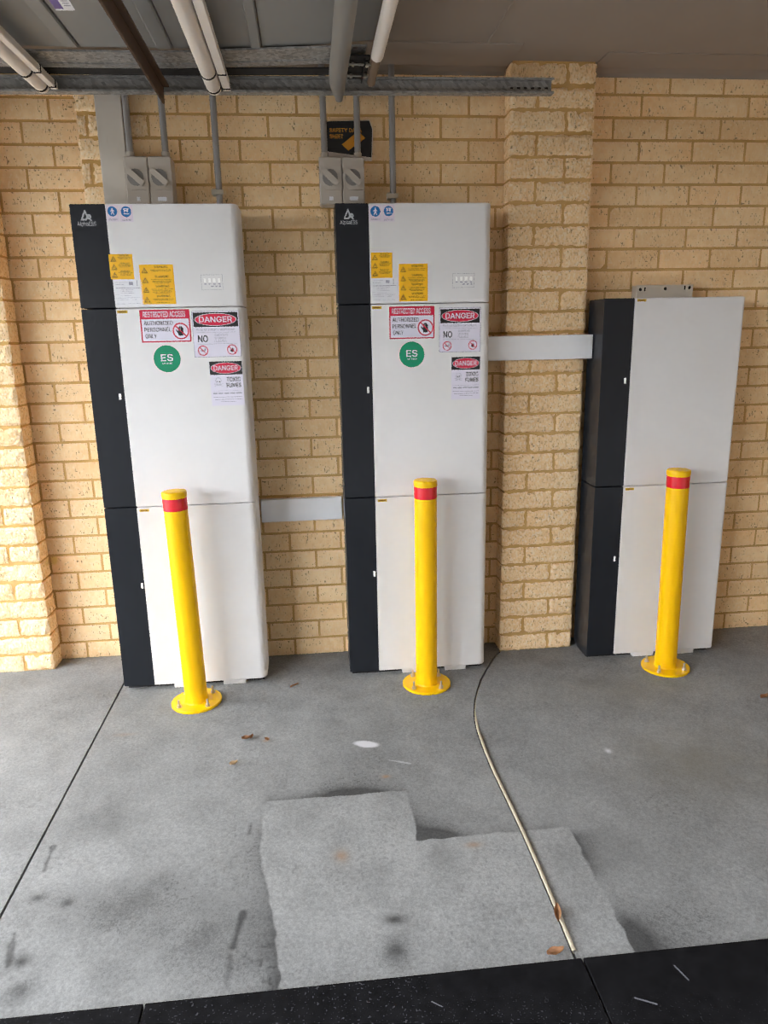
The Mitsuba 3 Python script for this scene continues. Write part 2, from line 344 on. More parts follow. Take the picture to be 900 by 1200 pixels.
for p_ in (polyL, polyC, polyR):
    p_ = p_.simplify(0.0005)
    obj('slab', moved(extrude(p_, 0.02), z=-0.02), 'mat_concrete', 'floor')
# ground outside
struct('ground', box(-30, 30, -40, -4.65, -0.25, -0.03), 'mat_asphalt')

# ------------------------------------------------------------------ ceiling and cornice
cl = struct('ceiling', box(-2.35, 5.75, -3.65, 0.30, CZ, CZ + 0.15), 'mat_plaster')
obj('cover_strip', bbox(1.394, 1.404, -3.5, -0.04, CZ - 0.004, CZ + 0.01, 0.001), 'mat_plaster', cl)
def cornice(x0, x1): 
    p_ = Polygon([(0.0, -0.025), (-0.004, -0.026), (-0.012, -0.014), (-0.028, -0.006), (-0.045, 0.0), (0.0, 0.0)])
    m = extrude(p_, x1 - x0); v = m.vertices.copy(); m.vertices = np.c_[x0 + v[:, 2], v[:, 0] , CZ + v[:, 1]]; trimesh.repair.fix_normals(m); return m
struct('trim_3', bbox(XS, XP0 - 0.003, -0.27, -0.047, CZ - 0.006, CZ + 0.002, 0.002), 'mat_plaster')
struct('trim_4', bbox(XP1 + 0.003, 5.5, -0.20, -0.047, CZ - 0.004, CZ + 0.002, 0.002), 'mat_plaster')
struct('trim_1', cornice(XS, XP0 - 0.004), 'mat_plaster')
struct('trim_2', cornice(XP1 + 0.004, 5.6), 'mat_plaster')

# ------------------------------------------------------------------ surroundings outside the frame that shape the daylight
struct('wall_neighbour', box(-3.3, 10.0, -7.7, -7.5, -0.2, 6.2), 'mat_neighbour')
struct('wall_lintel', box(-2.35, 5.75, -3.65, -3.5, 2.20, CZ), 'mat_render')
struct('wall_lintel_left', box(-2.35, -2.2, -3.5, 0.30, 2.20, CZ), 'mat_render')
struct('wall_neighbour_left', box(-8.2, -8.0, -18.0, 8.0, -0.2, 2.1), 'mat_dark_hedge')
struct('wall_opposite', box(-25.0, 25.0, -18.2, -18.0, -0.2, 2.3), 'mat_dark_hedge')

# ------------------------------------------------------------------ battery cabinets
W_, D_ = 0.6015, 0.127
def line_rows(rows, h=0.0012, d=0.0003):
    return cat([moved(extrude(sbox(0, 0, b - a, h), d), a, y) for a, b, y in rows])
def tri(cx, cy, s):
    o = Polygon([(cx - s, cy - 0.87 * s), (cx + s, cy - 0.87 * s), (cx, cy + 0.87 * s)])
    return o
def symbols_warning(cx, cy, s):
    t = tri(cx, cy, s); r = t.difference(t.buffer(-0.22 * s))
    bolt = Polygon([(cx + 0.10 * s, cy + 0.35 * s), (cx - 0.22 * s, cy - 0.25 * s), (cx, cy - 0.2 * s), (cx - 0.08 * s, cy - 0.6 * s), (cx + 0.24 * s, cy - 0.1 * s), (cx + 0.02 * s, cy - 0.12 * s)])
    return r.union(bolt)
def polys(g): return list(getattr(g, 'geoms', [g]))
def ext(g, d=0.0003): return cat([extrude(p_, d) for p_ in polys(g) if p_.area > 1e-9])

def cabinet(label, X, Yf, n, gaps, marks=None, group='battery cabinets along the brick wall', r=0.03, side_gap=0.0):
    t = thing('battery_cabinet', label, 'battery cabinet', group)
    depth = 0.165
    zs = gaps
    for i in range(len(zs) - 1):
        a, b = zs[i] + (0.0015 if i else 0), zs[i + 1] - (0.0015 if i < len(zs) - 2 else 0)
        obj('dark_cover', moved(hullprism(sbox(0.0, 0.003, D_ - 0.0015, depth), a, b, 0.0025), X, Yf), 'mat_dark_cover', t, 30, label='charcoal cover strip')
        q = sbox(D_ + r * 0, 0.0, W_, depth)
        q = q.intersection(sbox(D_, 0, W_ - r, depth).union(sbox(D_, r, W_, depth)).union(Point(W_ - r, r).buffer(r, 12)))
        q = q.convex_hull
        obj('white_cover', moved(hullprism(q, a, b, 0.0025), X, Yf), 'mat_white_cover', t, 30, label='white front cover')
    obj('back_case', box(X + 0.012 + side_gap, X + W_ - 0.012, Yf + depth - 0.002, -0.004, zs[0], zs[-1] - 0.004), 'mat_dark_case', t)
    return t
Z1, Z2, Z3, ZT = 0.0195, 0.8010, 1.5713, 1.9381
Xc = {1: -0.1425, 2: 0.8209, 3: 1.8967}; Yc = {1: -0.2618, 2: -0.2623, 3: -0.2462}
cab1 = cabinet('tall white and charcoal battery cabinet with warning signs, nearest the left brick pier', Xc[1], Yc[1], 3, [Z1, Z2, Z3, ZT])
cab2 = cabinet('tall white and charcoal battery cabinet with warning signs, in the middle beside the brick pillar', Xc[2], Yc[2], 3, [Z1, Z2, Z3, ZT])
cab3 = cabinet('shorter white and charcoal battery cabinet without signs, right of the brick pillar', Xc[3], Yc[3], 2, [Z1, Z2, 1.5793], r=0.014, side_gap=0.02)

def feet(t, u, spans):
    for a, b in spans:
        obj('foot', bbox(Xc[u] + a, Xc[u] + b, Yc[u] + 0.004, Yc[u] + 0.12, 0.0, Z1 + 0.004, 0.001), 'mat_white_cover', t)
    obj('plinth', box(Xc[u] + 0.01, Xc[u] + W_ - 0.012, Yc[u] + 0.03, Yc[u] + 0.155, 0.0, Z1 + 0.004), 'mat_dark_case', t)
feet(cab1, 1, [(0.207, 0.300), (0.415, 0.510)]); feet(cab2, 2, [(0.231, 0.300), (0.422, 0.514)]); feet(cab3, 3, [(0.220, 0.318), (0.436, 0.511)])
def latch(t, u, x, z): obj('latch', bbox(Xc[u] + x, Xc[u] + x + 0.009, Yc[u] + 0.0005, Yc[u] + 0.006, z, z + 0.024, 0.001), 'mat_led', t, label='small white latch slot')
def tag(t, u, x, z):
    k = obj('caution_tag', facewall(extrude(sbox(0, 0, 0.038, 0.0105), 0.0005), Xc[u] + x, Yc[u], z), 'mat_tag', t, label='tiny orange caution tag')
    obj('printed_mark', facewall(extrude(sbox(0, 0, 0.028, 0.004), 0.0003), Xc[u] + x + 0.005, Yc[u] - 0.0005, z + 0.003), 'mat_label_ink', k)
for t, u in ((cab1, 1), (cab2, 2)):
    latch(t, u, 0.104, 1.230); latch(t, u, 0.112, 0.456); tag(t, u, 0.131, 1.553); tag(t, u, 0.137, 0.782)
latch(cab3, 3, 0.101, 1.238); latch(cab3, 3, 0.101, 0.463); tag(cab3, 3, 0.136, 1.565); tag(cab3, 3, 0.135, 0.783)
# wall plate that stands above the short cabinet
k = obj('wall_plate', bbox(2.114, 2.368, -0.055, -0.005, 1.50, 1.640, 0.002), 'mat_plate', cab3, label='cream fixing plate above the top')
for x, z in ((2.130, 1.622), (2.150, 1.622), (2.242, 1.624), (2.330, 1.627), (2.351, 1.627)):
    obj('hole', facewall(extrude(Point(0, 0).buffer(0.0068, 8) if x not in (2.150, 2.330) else sbox(-0.003, -0.008, 0.003, 0.008), 0.001), x, -0.055, z), 'mat_black', k)

def sign(t, u, name, x0, x1, z0, z1, board, mat, parts, label=None):
    "a sticker on the front of cabinet u: board outline (unit square coordinates in metres), then printed layers"
    X, Yf = Xc[u], Yc[u]
    k = obj(name, facewall(ext(board, 0.0006), X + x0, Yf, z0), mat, t, label=label)
    for nm, m, mm, lift in parts:
        obj(nm, facewall(m, X + x0, Yf - 0.0006 - lift, z0), mm, k)
    return k
def centered(m, cx, y): b = m.bounds; return moved(m, cx - (b[0, 0] + b[1, 0]) / 2, y)

def hand_symbol(cx, cy, r):
    s = r / 1.0
    palm = Polygon([(-0.32, -0.62), (0.26, -0.62), (0.34, -0.1), (0.30, 0.12), (-0.34, 0.12), (-0.38, -0.2)])
    g = palm
    for x, h in ((-0.27, 0.45), (-0.09, 0.60), (0.09, 0.55), (0.25, 0.40)):
        g = g.union(LineString([(x, 0.05), (x, h)]).buffer(0.075, 6))
    g = g.union(LineString([(-0.33, -0.25), (-0.56, 0.08)]).buffer(0.075, 6))
    return affinity.translate(affinity.scale(g, s, s, origin=(0, 0)), cx, cy)
def prohibition(cx, cy, r, th=0.16):
    bar = affinity.rotate(sbox(cx - r, cy - th * r * 0.5, cx + r, cy + th * r * 0.5), -45, origin=(cx, cy)).intersection(Point(cx, cy).buffer(r))
    return ring(cx, cy, r * (1 - th), r).union(bar)
def cigarette(cx, cy, r):
    g = sbox(-0.6, -0.12, 0.25, 0.06).union(sbox(0.30, -0.12, 0.40, 0.06)).union(sbox(0.45, -0.12, 0.55, 0.06)).union(LineString([(0.5, 0.15), (0.38, 0.3), (0.52, 0.42)]).buffer(0.05))
    return affinity.translate(affinity.scale(g, r, r, origin=(0, 0)), cx, cy)
def flame(cx, cy, r):
    g = Polygon([(-0.30, -0.5), (-0.42, -0.1), (-0.2, 0.25), (-0.12, 0.02), (0.02, 0.6), (0.18, 0.2), (0.28, 0.3), (0.38, -0.1), (0.26, -0.5)])
    return affinity.translate(affinity.scale(g, r, r, origin=(0, 0)), cx, cy)
def walker(cx, cy, r):
    g = Point(0, 0.52).buffer(0.14, 8)
    for a, b, w2 in (((0, 0.32), (0, -0.02), 0.15), ((-0.03, -0.05), (-0.27, -0.62), 0.09), ((0.03, -0.05), (0.27, -0.62), 0.09), ((-0.08, 0.32), (-0.38, 0.02), 0.07), ((0.08, 0.32), (0.38, 0.02), 0.07)):
        g = g.union(LineString([a, b]).buffer(w2, 6))
    return affinity.translate(affinity.scale(g, r, r, origin=(0, 0)), cx, cy)
def visor(cx, cy, r):
    g = sbox(-0.42, -0.1, 0.42, 0.55).union(LineString([(-0.45, 0.5), (0.45, 0.5)]).buffer(0.12)).union(sbox(-0.5, -0.5, 0.55, -0.3)).difference(sbox(-0.22, -0.28, 0.16, 0.1)).difference(sbox(-0.28, 0.34, 0.2, 0.46))
    return affinity.translate(affinity.scale(g, r, r, origin=(0, 0)), cx, cy)
def dangersign(t, u, name, x0, x1, z0, z1, parts, label):
    w, h = x1 - x0, z1 - z0
    return w, h
def signs(t, u, P):
    # blue mandatory notices at the top
    for (x0, x1, z0, z1), fn, lb in ((P['a'], walker, 'blue round pedestrian notice'), (P['b'], visor, 'blue round face shield notice')):
        w, h = x1 - x0, z1 - z0; r = w * 0.39
        cy = h - r - 0.005
        sign(t, u, 'mandatory_sign', x0, x1, z0, z1, sbox(0, 0, w, h), 'mat_sign_pink',
             [('disc', ext(Point(w / 2, cy).buffer(r, 24)), 'mat_sign_blue', 0), ('symbol', ext(fn(w / 2, cy, r)), 'mat_sign_white', 0.0003),
              ('printed_lines', line_rows([(w * 0.14, w * 0.86, 0.0045), (w * 0.14, w * 0.86, 0.0075)]), 'mat_grey_ink', 0)], lb)
    # small yellow warning label
    x0, x1, z0, z1 = P['y1']; w, h = x1 - x0, z1 - z0
    sym, rows, heads = [], [], []
    for j in range(3):
        cy = h * (0.83 - 0.315 * j)
        sym.append(ext(symbols_warning(w * 0.19, cy - 0.001, 0.0105)))
        heads.append(moved(text('WARNING', 0.0056, w * 0.40), w * 0.44, cy + 0.0075))
        rows += [(w * 0.36, w * 0.94, cy + 0.004), (w * 0.40, w * 0.90, cy + 0.0005), (w * 0.42, w * 0.88, cy - 0.003), (w * 0.06, w * 0.30, cy - 0.012)]
    sign(t, u, 'warning_label', x0, x1, z0, z1, sbox(0, 0, w, h), 'mat_label_yellow', [('symbol', cat(sym), 'mat_label_ink', 0), ('lettering', cat(heads), 'mat_label_ink', 0), ('printed_lines', line_rows(rows), 'mat_label_ink', 0)], 'small yellow label with three warnings')
    x0, x1, z0, z1 = P['y2']; w, h = x1 - x0, z1 - z0
    sym, rows, heads = [], [], []
    for j in range(4):
        cy = h * (0.885 - 0.245 * j)
        sym.append(ext(symbols_warning(w * 0.15, cy - 0.004, 0.0115)))
        heads.append(moved(text('WARNING', 0.0072, w * 0.40), w * 0.44, cy + 0.0045))
        rows += [(w * 0.31, w * 0.93, cy - 0.003), (w * 0.34, w * 0.90, cy - 0.008)] + ([(w * 0.34, w * 0.90, cy - 0.0125), (w * 0.40, w * 0.84, cy - 0.0165)] if j in (1, 2) else [])
    rows += [(w * 0.05, w * 0.28, 0.004), (w * 0.42, w * 0.80, 0.005)]
    sign(t, u, 'warning_label', x0, x1, z0, z1, sbox(0, 0, w, h), 'mat_label_yellow', [('symbol', cat(sym), 'mat_label_ink', 0), ('lettering', cat(heads), 'mat_label_ink', 0), ('printed_lines', line_rows(rows, 0.0014), 'mat_label_ink', 0)], 'larger yellow label with four warnings')
    # white rating label
    x0, x1, z0, z1 = P['w']; w, h = x1 - x0, z1 - z0
    rows = [(w * .06, w * .50, h * .90), (w * .06, w * .36, h * .82), (w * .08, w * .92, h * .70), (w * .08, w * .95, h * .685), (w * .22, w * .70, h * .62), (w * .22, w * .66, h * .56), (w * .22, w * .70, h * .50),
            (w * .05, w * .16, h * .44), (w * .22, w * .58, h * .40), (w * .05, w * .90, h * .33), (w * .07, w * .50, h * .25), (w * .60, w * .76, h * .26), (w * .06, w * .34, h * .11), (w * .42, w * .56, h * .12), (w * .62, w * .70, h * .12), (w * .76, w * .88, h * .12)]
    blk = cat([line_rows(rows, 0.0011), ext(sbox(w * .55, h * .80, w * .69, h * .92)), ext(sbox(w * .82, h * .76, w * .845, h * .98))])
    sign(t, u, 'rating_label', x0, x1, z0, z1, sbox(0, 0, w, h), 'mat_label_white', [('printed_lines', blk, 'mat_grey_ink', 0)], 'white rating label with small print')
    # display
    x0, x1, z0, z1 = P['d']; w, h = x1 - x0, z1 - z0
    dd = [ext(sbox(w * a, h * .50, w * b, h * .76)) for a, b in ((.13, .22), (.34, .45), (.55, .67), (.78, .89))]
    dk = [ext(sbox(w * a, h * .36, w * b, h * .42)) for a, b in ((.13, .24), (.34, .45), (.55, .67), (.78, .89))] + [ext(sbox(w * a, h * .20, w * b, h * .28)) for a, b in ((.44, .56), (.64, .74), (.82, .90))]
    sign(t, u, 'display_panel', x0, x1, z0, z1, sbox(0, 0, w, h).buffer(-0.002).buffer(0.002), 'mat_white_cover', [('indicator', cat(dd), 'mat_led', 0), ('printed_marks', cat(dk), 'mat_grey_ink', 0),
        ('outline', ext(sbox(0, 0, w, h).difference(sbox(0.0012, 0.0012, w - 0.0012, h - 0.0012))), 'mat_silver', 0)], 'small white display panel with four lights')
    # restricted access
    x0, x1, z0, z1 = P['r']; w, h = x1 - x0, z1 - z0
    b = sbox(0, 0, w, h).buffer(-0.003).buffer(0.003)
    red = b.difference(sbox(0.0045, 0.0045, w - 0.0045, h * 0.715))
    hx, hy, hr = w * 0.80, h * 0.335, h * 0.255
    sign(t, u, 'restricted_access_sign', x0, x1, z0, z1, b, 'mat_sign_white', [('border', ext(red), 'mat_sign_red', 0),
        ('heading', moved(text('RESTRICTED ACCESS', h * 0.165, w * 0.85), w * 0.065, h * 0.775), 'mat_sign_white', 0.0003),
        ('lettering', cat([moved(text('AUTHORIZED', h * 0.125, w * 0.58, 'semi'), w * 0.07, h * 0.53), moved(text('PERSONNEL', h * 0.125, w * 0.54, 'semi'), w * 0.07, h * 0.33), moved(text('ONLY', h * 0.125, w * 0.23, 'semi'), w * 0.08, h * 0.13)]), 'mat_black', 0),
        ('hand_symbol', ext(hand_symbol(hx, hy, hr * 0.92)), 'mat_black', 0), ('prohibition_ring', ext(prohibition(hx, hy, hr, 0.15)), 'mat_sign_red', 0.0003)], 'red and white restricted access sign')
    # danger, no smoking
    x0, x1, z0, z1 = P['d1']; w, h = x1 - x0, z1 - z0
    blk = [ext(sbox(0.005, h * 0.655, w - 0.005, h - 0.006))]
    ov = ellipse(w / 2, h * 0.812, w * 0.445, h * 0.135); inn = ellipse(w / 2, h * 0.812, w * 0.43, h * 0.124)
    sign(t, u, 'danger_sign', x0, x1, z0, z1, sbox(0, 0, w, h), 'mat_sign_white', [('black_panel', cat(blk), 'mat_black', 0), ('oval_rim', ext(ov), 'mat_sign_white', 0.0003), ('oval', ext(inn), 'mat_sign_red', 0.0006),
        ('heading', centered(text('DANGER', h * 0.115, w * 0.70), w / 2, h * 0.757), 'mat_sign_white', 0.0009),
        ('lettering', moved(text('NO', h * 0.135, w * 0.21), w * 0.10, h * 0.335), 'mat_black', 0),
        ('small_lettering', cat([moved(text('Risk of battery explosion', h * 0.05, w * 0.80, False), w * 0.09, h * 0.575), moved(text('SMOKING', h * 0.042, w * 0.29, False), w * 0.45, h * 0.455), moved(text('SPARKS', h * 0.042, w * 0.25, False), w * 0.45, h * 0.390), moved(text('FLAMES', h * 0.042, w * 0.25, False), w * 0.45, h * 0.325), line_rows([(w * .08, w * .92, h * .535), (w * .08, w * .92, h * .285)], 0.001), ext(sbox(0, 0, w, h).difference(sbox(0.0018, 0.0018, w - 0.0018, h - 0.0018)))]), 'mat_grey_ink', 0),
        ('symbol', cat([ext(cigarette(w * 0.19, h * 0.145, w * 0.09)), ext(flame(w * 0.81, h * 0.155, w * 0.095))]), 'mat_black', 0),
        ('prohibition_ring', cat([ext(prohibition(w * 0.19, h * 0.145, w * 0.108, 0.16)), ext(prohibition(w * 0.81, h * 0.155, w * 0.108, 0.16))]), 'mat_sign_red', 0.0003)], 'danger sign about battery explosion')
    # round emergency sign
    x0, x1, z0, z1 = P['es']; w, h = x1 - x0, z1 - z0
    sign(t, u, 'emergency_sign', x0, x1, z0, z1, Point(w / 2, h / 2).buffer(w / 2, 32), 'mat_sign_green', [('lettering', cat([centered(text('ES', h * 0.25, w * 0.46), w / 2, h * 0.42), centered(text('UN 3480', h * 0.055, w * 0.38), w / 2, h * 0.30)]), 'mat_sign_white', 0)], 'round green sign reading ES')
    # danger, toxic fumes
    x0, x1, z0, z1 = P['d2']; w, h = x1 - x0, z1 - z0
    ov = ellipse(w / 2, h * 0.85, w * 0.46, h * 0.125); inn = ellipse(w / 2, h * 0.85, w * 0.445, h * 0.116)
    sk = Point(0, 0.12).buffer(0.48, 16).union(sbox(-0.26, -0.55, 0.26, -0.1)); sk = sk.difference(sk.buffer(-0.05))
    sk = sk.union(LineString([(-0.7, -0.75), (0.7, -0.35)]).buffer(0.03)).union(LineString([(0.7, -0.75), (-0.7, -0.35)]).buffer(0.03))
    eyes = Point(-0.19, -0.02).buffer(0.10, 8).union(Point(0.19, -0.02).buffer(0.10, 8)).union(Polygon([(-0.05, -0.28), (0.05, -0.28), (0, -0.17)]))
    plc = lambda g: affinity.translate(affinity.scale(g, w * 0.19, w * 0.19, origin=(0, 0)), w * 0.25, h * 0.55)
    sign(t, u, 'danger_sign', x0, x1, z0, z1, sbox(0, 0, w, h), 'mat_sign_white', [('black_panel', ext(sbox(0.001, h * 0.70, w - 0.001, h)), 'mat_black', 0), ('oval_rim', ext(ov), 'mat_sign_white', 0.0003), ('oval', ext(inn), 'mat_sign_red', 0.0006),
        ('heading', centered(text('DANGER', h * 0.105, w * 0.74), w / 2, h * 0.80), 'mat_sign_white', 0.0009),
        ('lettering', cat([moved(text('TOXIC', h * 0.092, w * 0.43), w * 0.50, h * 0.55), moved(text('FUMES', h * 0.092, w * 0.45), w * 0.49, h * 0.415)]), 'mat_black', 0),
        ('skull_symbol', ext(plc(sk)), 'mat_grey_ink', 0), ('skull_eyes', ext(plc(eyes)), 'mat_black', 0.0003),
        ('small_lettering', cat([line_rows([(w * .05, w * .95, h * .335)], 0.0008), cat([moved(extrude(sbox(w * a, 0, w * b, h * 0.03), 0.0003), 0, h * 0.265) for a, b in ((.06, .19), (.22, .36), (.40, .55), (.58, .73), (.76, .94))]), line_rows([(w * .05, w * .95, h * .19), (w * .10, w * .95, h * .135), (w * .28, w * .74, h * .085)], 0.0018)]), 'mat_grey_ink', 0)], 'danger sign about toxic fumes')
    # emblem and maker's word on the dark strip
    g = Polygon([(0.0, 0.0), (0.42, 1.0), (0.52, 1.0), (0.70, 0.52), (0.58, 0.42), (0.46, 0.74), (0.22, 0.16), (0.55, 0.16), (0.62, 0.0)]).union(LineString([(0.52, 0.12), (0.82, 0.42)]).buffer(0.085)).union(ring(0.80, 0.36, 0.12, 0.24, 8)).union(LineString([(0.72, 0.30), (1.0, 0.02)]).buffer(0.07))
    x0 = P['lx']; 
    obj('emblem', facewall(ext(affinity.scale(g, 0.037, 0.036, origin=(0, 0)), 0.0006), Xc[u] + x0, Yc[u] + 0.003, 1.8815), 'mat_silver', t, label='silver emblem')
    obj('lettering', facewall(text('AlphaESS', 0.0145, 0.066, False, 0.0006), Xc[u] + x0 - 0.013, Yc[u] + 0.003, 1.8635), 'mat_silver', t, label='silver maker name')
signs(cab1, 1, dict(a=(.129, .173, 1.877, 1.934), b=(.176, .223, 1.876, 1.934), y1=(.121, .206, 1.675, 1.764), w=(.127, .232, 1.576, 1.673), y2=(.227, .351, 1.584, 1.726), d=(.450, .530, 1.632, 1.688), r=(.212, .397, 1.444, 1.564), d1=(.404, .582, 1.384, 1.557), es=(.249, .350, 1.332, 1.431), d2=(.456, .582, 1.197, 1.367), lx=.035))
signs(cab2, 2, dict(a=(.128, .176, 1.873, 1.932), b=(.179, .225, 1.872, 1.932), y1=(.131, .213, 1.668, 1.761), w=(.129, .234, 1.576, 1.667), y2=(.238, .351, 1.580, 1.719), d=(.449, .536, 1.628, 1.682), r=(.198, .377, 1.438, 1.561), d1=(.396, .563, 1.382, 1.554), es=(.236, .336, 1.326, 1.427), d2=(.445, .563, 1.194, 1.363), lx=.031))

# ------------------------------------------------------------------ bollards
def bollard(label, x, y, tilt, bolts):
    t = thing('safety_bollard', label, 'bollard', 'yellow bollards in front of the cabinets')
    R = T().translate([x, y, 0]).rotate([0, 1, 0], tilt)
    def add(name, m, b, parent=t, lab=None, smooth=35):
        k = obj(name, m, b, parent, smooth, lab); scene[k]['to_world'] = R; return k
    add('base_plate', lathe([(0.0, 0.0), (0.1005, 0.0), (0.1015, 0.0012), (0.1015, 0.0088), (0.1003, 0.010), (0.0, 0.010)], 64), 'mat_yellow_paint')
    add('post', lathe([(0.0, 0.008), (0.050, 0.008), (0.0475, 0.012), (0.0452, 0.016), (0.0450, 0.872), (0.0, 0.872)], 48), 'mat_yellow_paint')
    add('red_band', lathe([(0.0452, 0.8175), (0.0458, 0.8185), (0.0458, 0.8640), (0.0452, 0.8650)], 48), 'mat_red_tape', lab='reflective red band')
    add('cap', lathe([(0.0, 0.868), (0.0470, 0.868), (0.0476, 0.870), (0.0476, 0.884), (0.0465, 0.888), (0.0435, 0.8905), (0.030, 0.8925), (0.0, 0.893)], 48), 'mat_yellow_paint')
    for a in bolts:
        c, s = math.cos(math.radians(a)) * 0.080, math.sin(math.radians(a)) * 0.080
        k = add('bolt', moved(tube((0, 0, 0.010), (0, 0, 0.040), 0.0045, 12), c, s), 'mat_zinc')
        add('nut', moved(cat([tube((0, 0, 0.010), (0, 0, 0.0115), 0.010, 16), tube((0, 0, 0.0115), (0, 0, 0.0200), 0.0085, 6)]), c, s), 'mat_zinc', k)
bollard('yellow bollard with a red band in front of the left cabinet', 0.1790, -0.3980, -1.05, (-140, -49, 42, 131))
bollard('yellow bollard with a red band in front of the middle cabinet', 1.1405, -0.3751, 0.0, (-140, -50, 40, 130))
bollard('yellow bollard with a red band in front of the short right cabinet', 2.2100, -0.3670, -0.55, (-135, -43, 48, 141))

# ------------------------------------------------------------------ cable trays between the cabinets
def tray(label, x0, x1, y0, y1, z0, z1):
    t = thing('cable_tray', label, 'cable tray', None)
    obj('cover', bbox(x0, x1, y0, y1 - 0.012, z0, z1, 0.0015), 'mat_tray', t)
    obj('back_channel', box(x0 + 0.002, x1 - 0.006, y1 - 0.0115, y1, z0 + 0.003, z1 - 0.003), 'mat_duct', t)
tray('white cable tray cover low on the brick wall between the two tall cabinets', 0.4605, 0.8165, -0.042, -0.001, 0.659, 0.760)
tray('white cable tray cover across the brick pillar to the short cabinet', 1.4235, 1.8925, -0.150, -0.106, 1.340, 1.4395)

# ------------------------------------------------------------------ conduits, duct, isolators, booklet
whole('cable_duct', cat([bbox(-0.067, 0.031, -0.052, -0.001, 1.94, CZ - 0.03, 0.002), bbox(-0.0685, 0.0325, -0.020, -0.0005, 1.94, CZ - 0.03, 0.001)]), 'mat_duct', 'wide cream cable duct on the brick wall above the left cabinet', 'cable duct')
def conduit(x, z0, label, clip=None):
    t = thing('electrical_conduit', label, 'conduit', None)
    obj('pipe', tube((x, -0.046, z0), (x, -0.046, CZ - 0.002), 0.0125, 24), 'mat_pvc', t, 40)
    if clip is None:
        obj('socket', moved(lathe([(0.0, 0), (0.0155, 0), (0.0160, 0.002), (0.0160, 0.020), (0.0150, 0.022), (0.0, 0.022)], 24), x, -0.046, z0), 'mat_isolator', t, 40)
    else:
        obj('saddle_clip', cat([bbox(x - 0.026, x - 0.0115, -0.060, -0.034, clip, clip + 0.026, 0.002), bbox(x - 0.028, x + 0.018, -0.063, -0.060, clip + 0.004, clip + 0.022, 0.001), moved(tube((0, -0.066, 0), (0, -0.058, 0), 0.005, 12), x - 0.02, 0, clip + 0.013)]), 'mat_zinc', t)
conduit(0.0465, 2.137, 'grey conduit into the left isolator switch above the left cabinet')
conduit(0.1800, 2.137, 'grey conduit into the second isolator switch above the left cabinet')
conduit(0.3745, 1.96, 'grey conduit with a shiny clip behind the top of the left cabinet', 2.000)
conduit(0.7960, 2.137, 'grey conduit at the left edge of the black booklet, entering an isolator switch')
conduit(0.9280, 2.137, 'grey conduit crossing the black booklet above the middle cabinet')
conduit(1.0670, 1.96, 'grey conduit right of the black booklet, running down behind the middle cabinet', 1.985)
def isolator(x0, label, plate_w):
    t = thing('isolator_switch', label, 'isolator switch', 'grey isolator switches above the cabinets')
    w, z0, z1, y0 = 0.0875, 1.962, 2.137, -0.086
    obj('enclosure', bbox(x0, x0 + w, y0, -0.001, z0, z1, 0.004), 'mat_isolator', t, 30)
    cx, cz = x0 + w * 0.47, 2.060
    pan = sbox(x0 + 0.020, cz - 0.045, x0 + w - 0.001, cz + 0.036).union(Point(cx, cz).buffer(0.041, 24))
    pan = pan.intersection(sbox(x0 + 0.001, z0, x0 + w - 0.001, z1))
    obj('front_plate', facewall(extrude(pan, 0.007), 0, y0, 0), 'mat_isolator', t)
    d = facewall(extrude(Point(0, 0).buffer(0.030, 24), 0.004), cx, y0 - 0.007, cz)
    k = obj('dial', d, 'mat_isolator_dark', t, label='darker round dial')
    kn = affinity.rotate(sbox(-0.036, -0.0085, 0.036, 0.0085).buffer(0.002), -42, origin=(0, 0))
    obj('knob', facewall(extrude(kn, 0.016), cx, y0 - 0.009, cz), 'mat_isolator', k)
    obj('label_plate', facewall(extrude(sbox(-plate_w / 2, 0, plate_w / 2, 0.014), 0.001), x0 + w * 0.5, y0, z0 + 0.015), 'mat_label_white', t, label='small white label')
isolator(0.0270, 'grey isolator switch, left one of the pair above the left cabinet', 0.012)
isolator(0.1165, 'grey isolator switch, right one of the pair above the left cabinet', 0.034)
isolator(0.7720, 'grey isolator switch, left one of the pair above the middle cabinet', 0.016)
isolator(0.8615, 'grey isolator switch, right one of the pair above the middle cabinet', 0.034)
# booklet
t = thing('safety_booklet', 'black safety data sheet booklet stuck behind the grey conduits above the middle cabinet', 'booklet')
bk = Polygon([(0.809, 2.172), (0.985, 2.150), (0.990, 2.255), (0.978, 2.284), (0.809, 2.280)])
obj('cover', facewall(extrude(bk, 0.003), 0, -0.014, 0), 'mat_black', t)
pg = Polygon([(0.806, 2.150), (0.986, 2.138), (0.992, 2.20), (0.9935, 2.256), (0.981, 2.288), (0.811, 2.282)])
obj('pages', facewall(extrude(pg, 0.009), 0, -0.004, 0), 'mat_paper', t, label='pale pages')
obj('heading', cat([facewall(text('SAFETY DATA', 0.0145, 0.128), 0.820, -0.017, 2.2415), facewall(text('SHEET', 0.0145, 0.054), 0.820, -0.017, 2.219)]), 'mat_orange', t, label='orange title')
obj('picture', facewall(extrude(Polygon([(0.867, 2.196), (0.893, 2.174), (0.962, 2.220), (0.934, 2.247)]), 0.0004), 0, -0.017, 0), 'mat_orange', t, label='orange printed book')

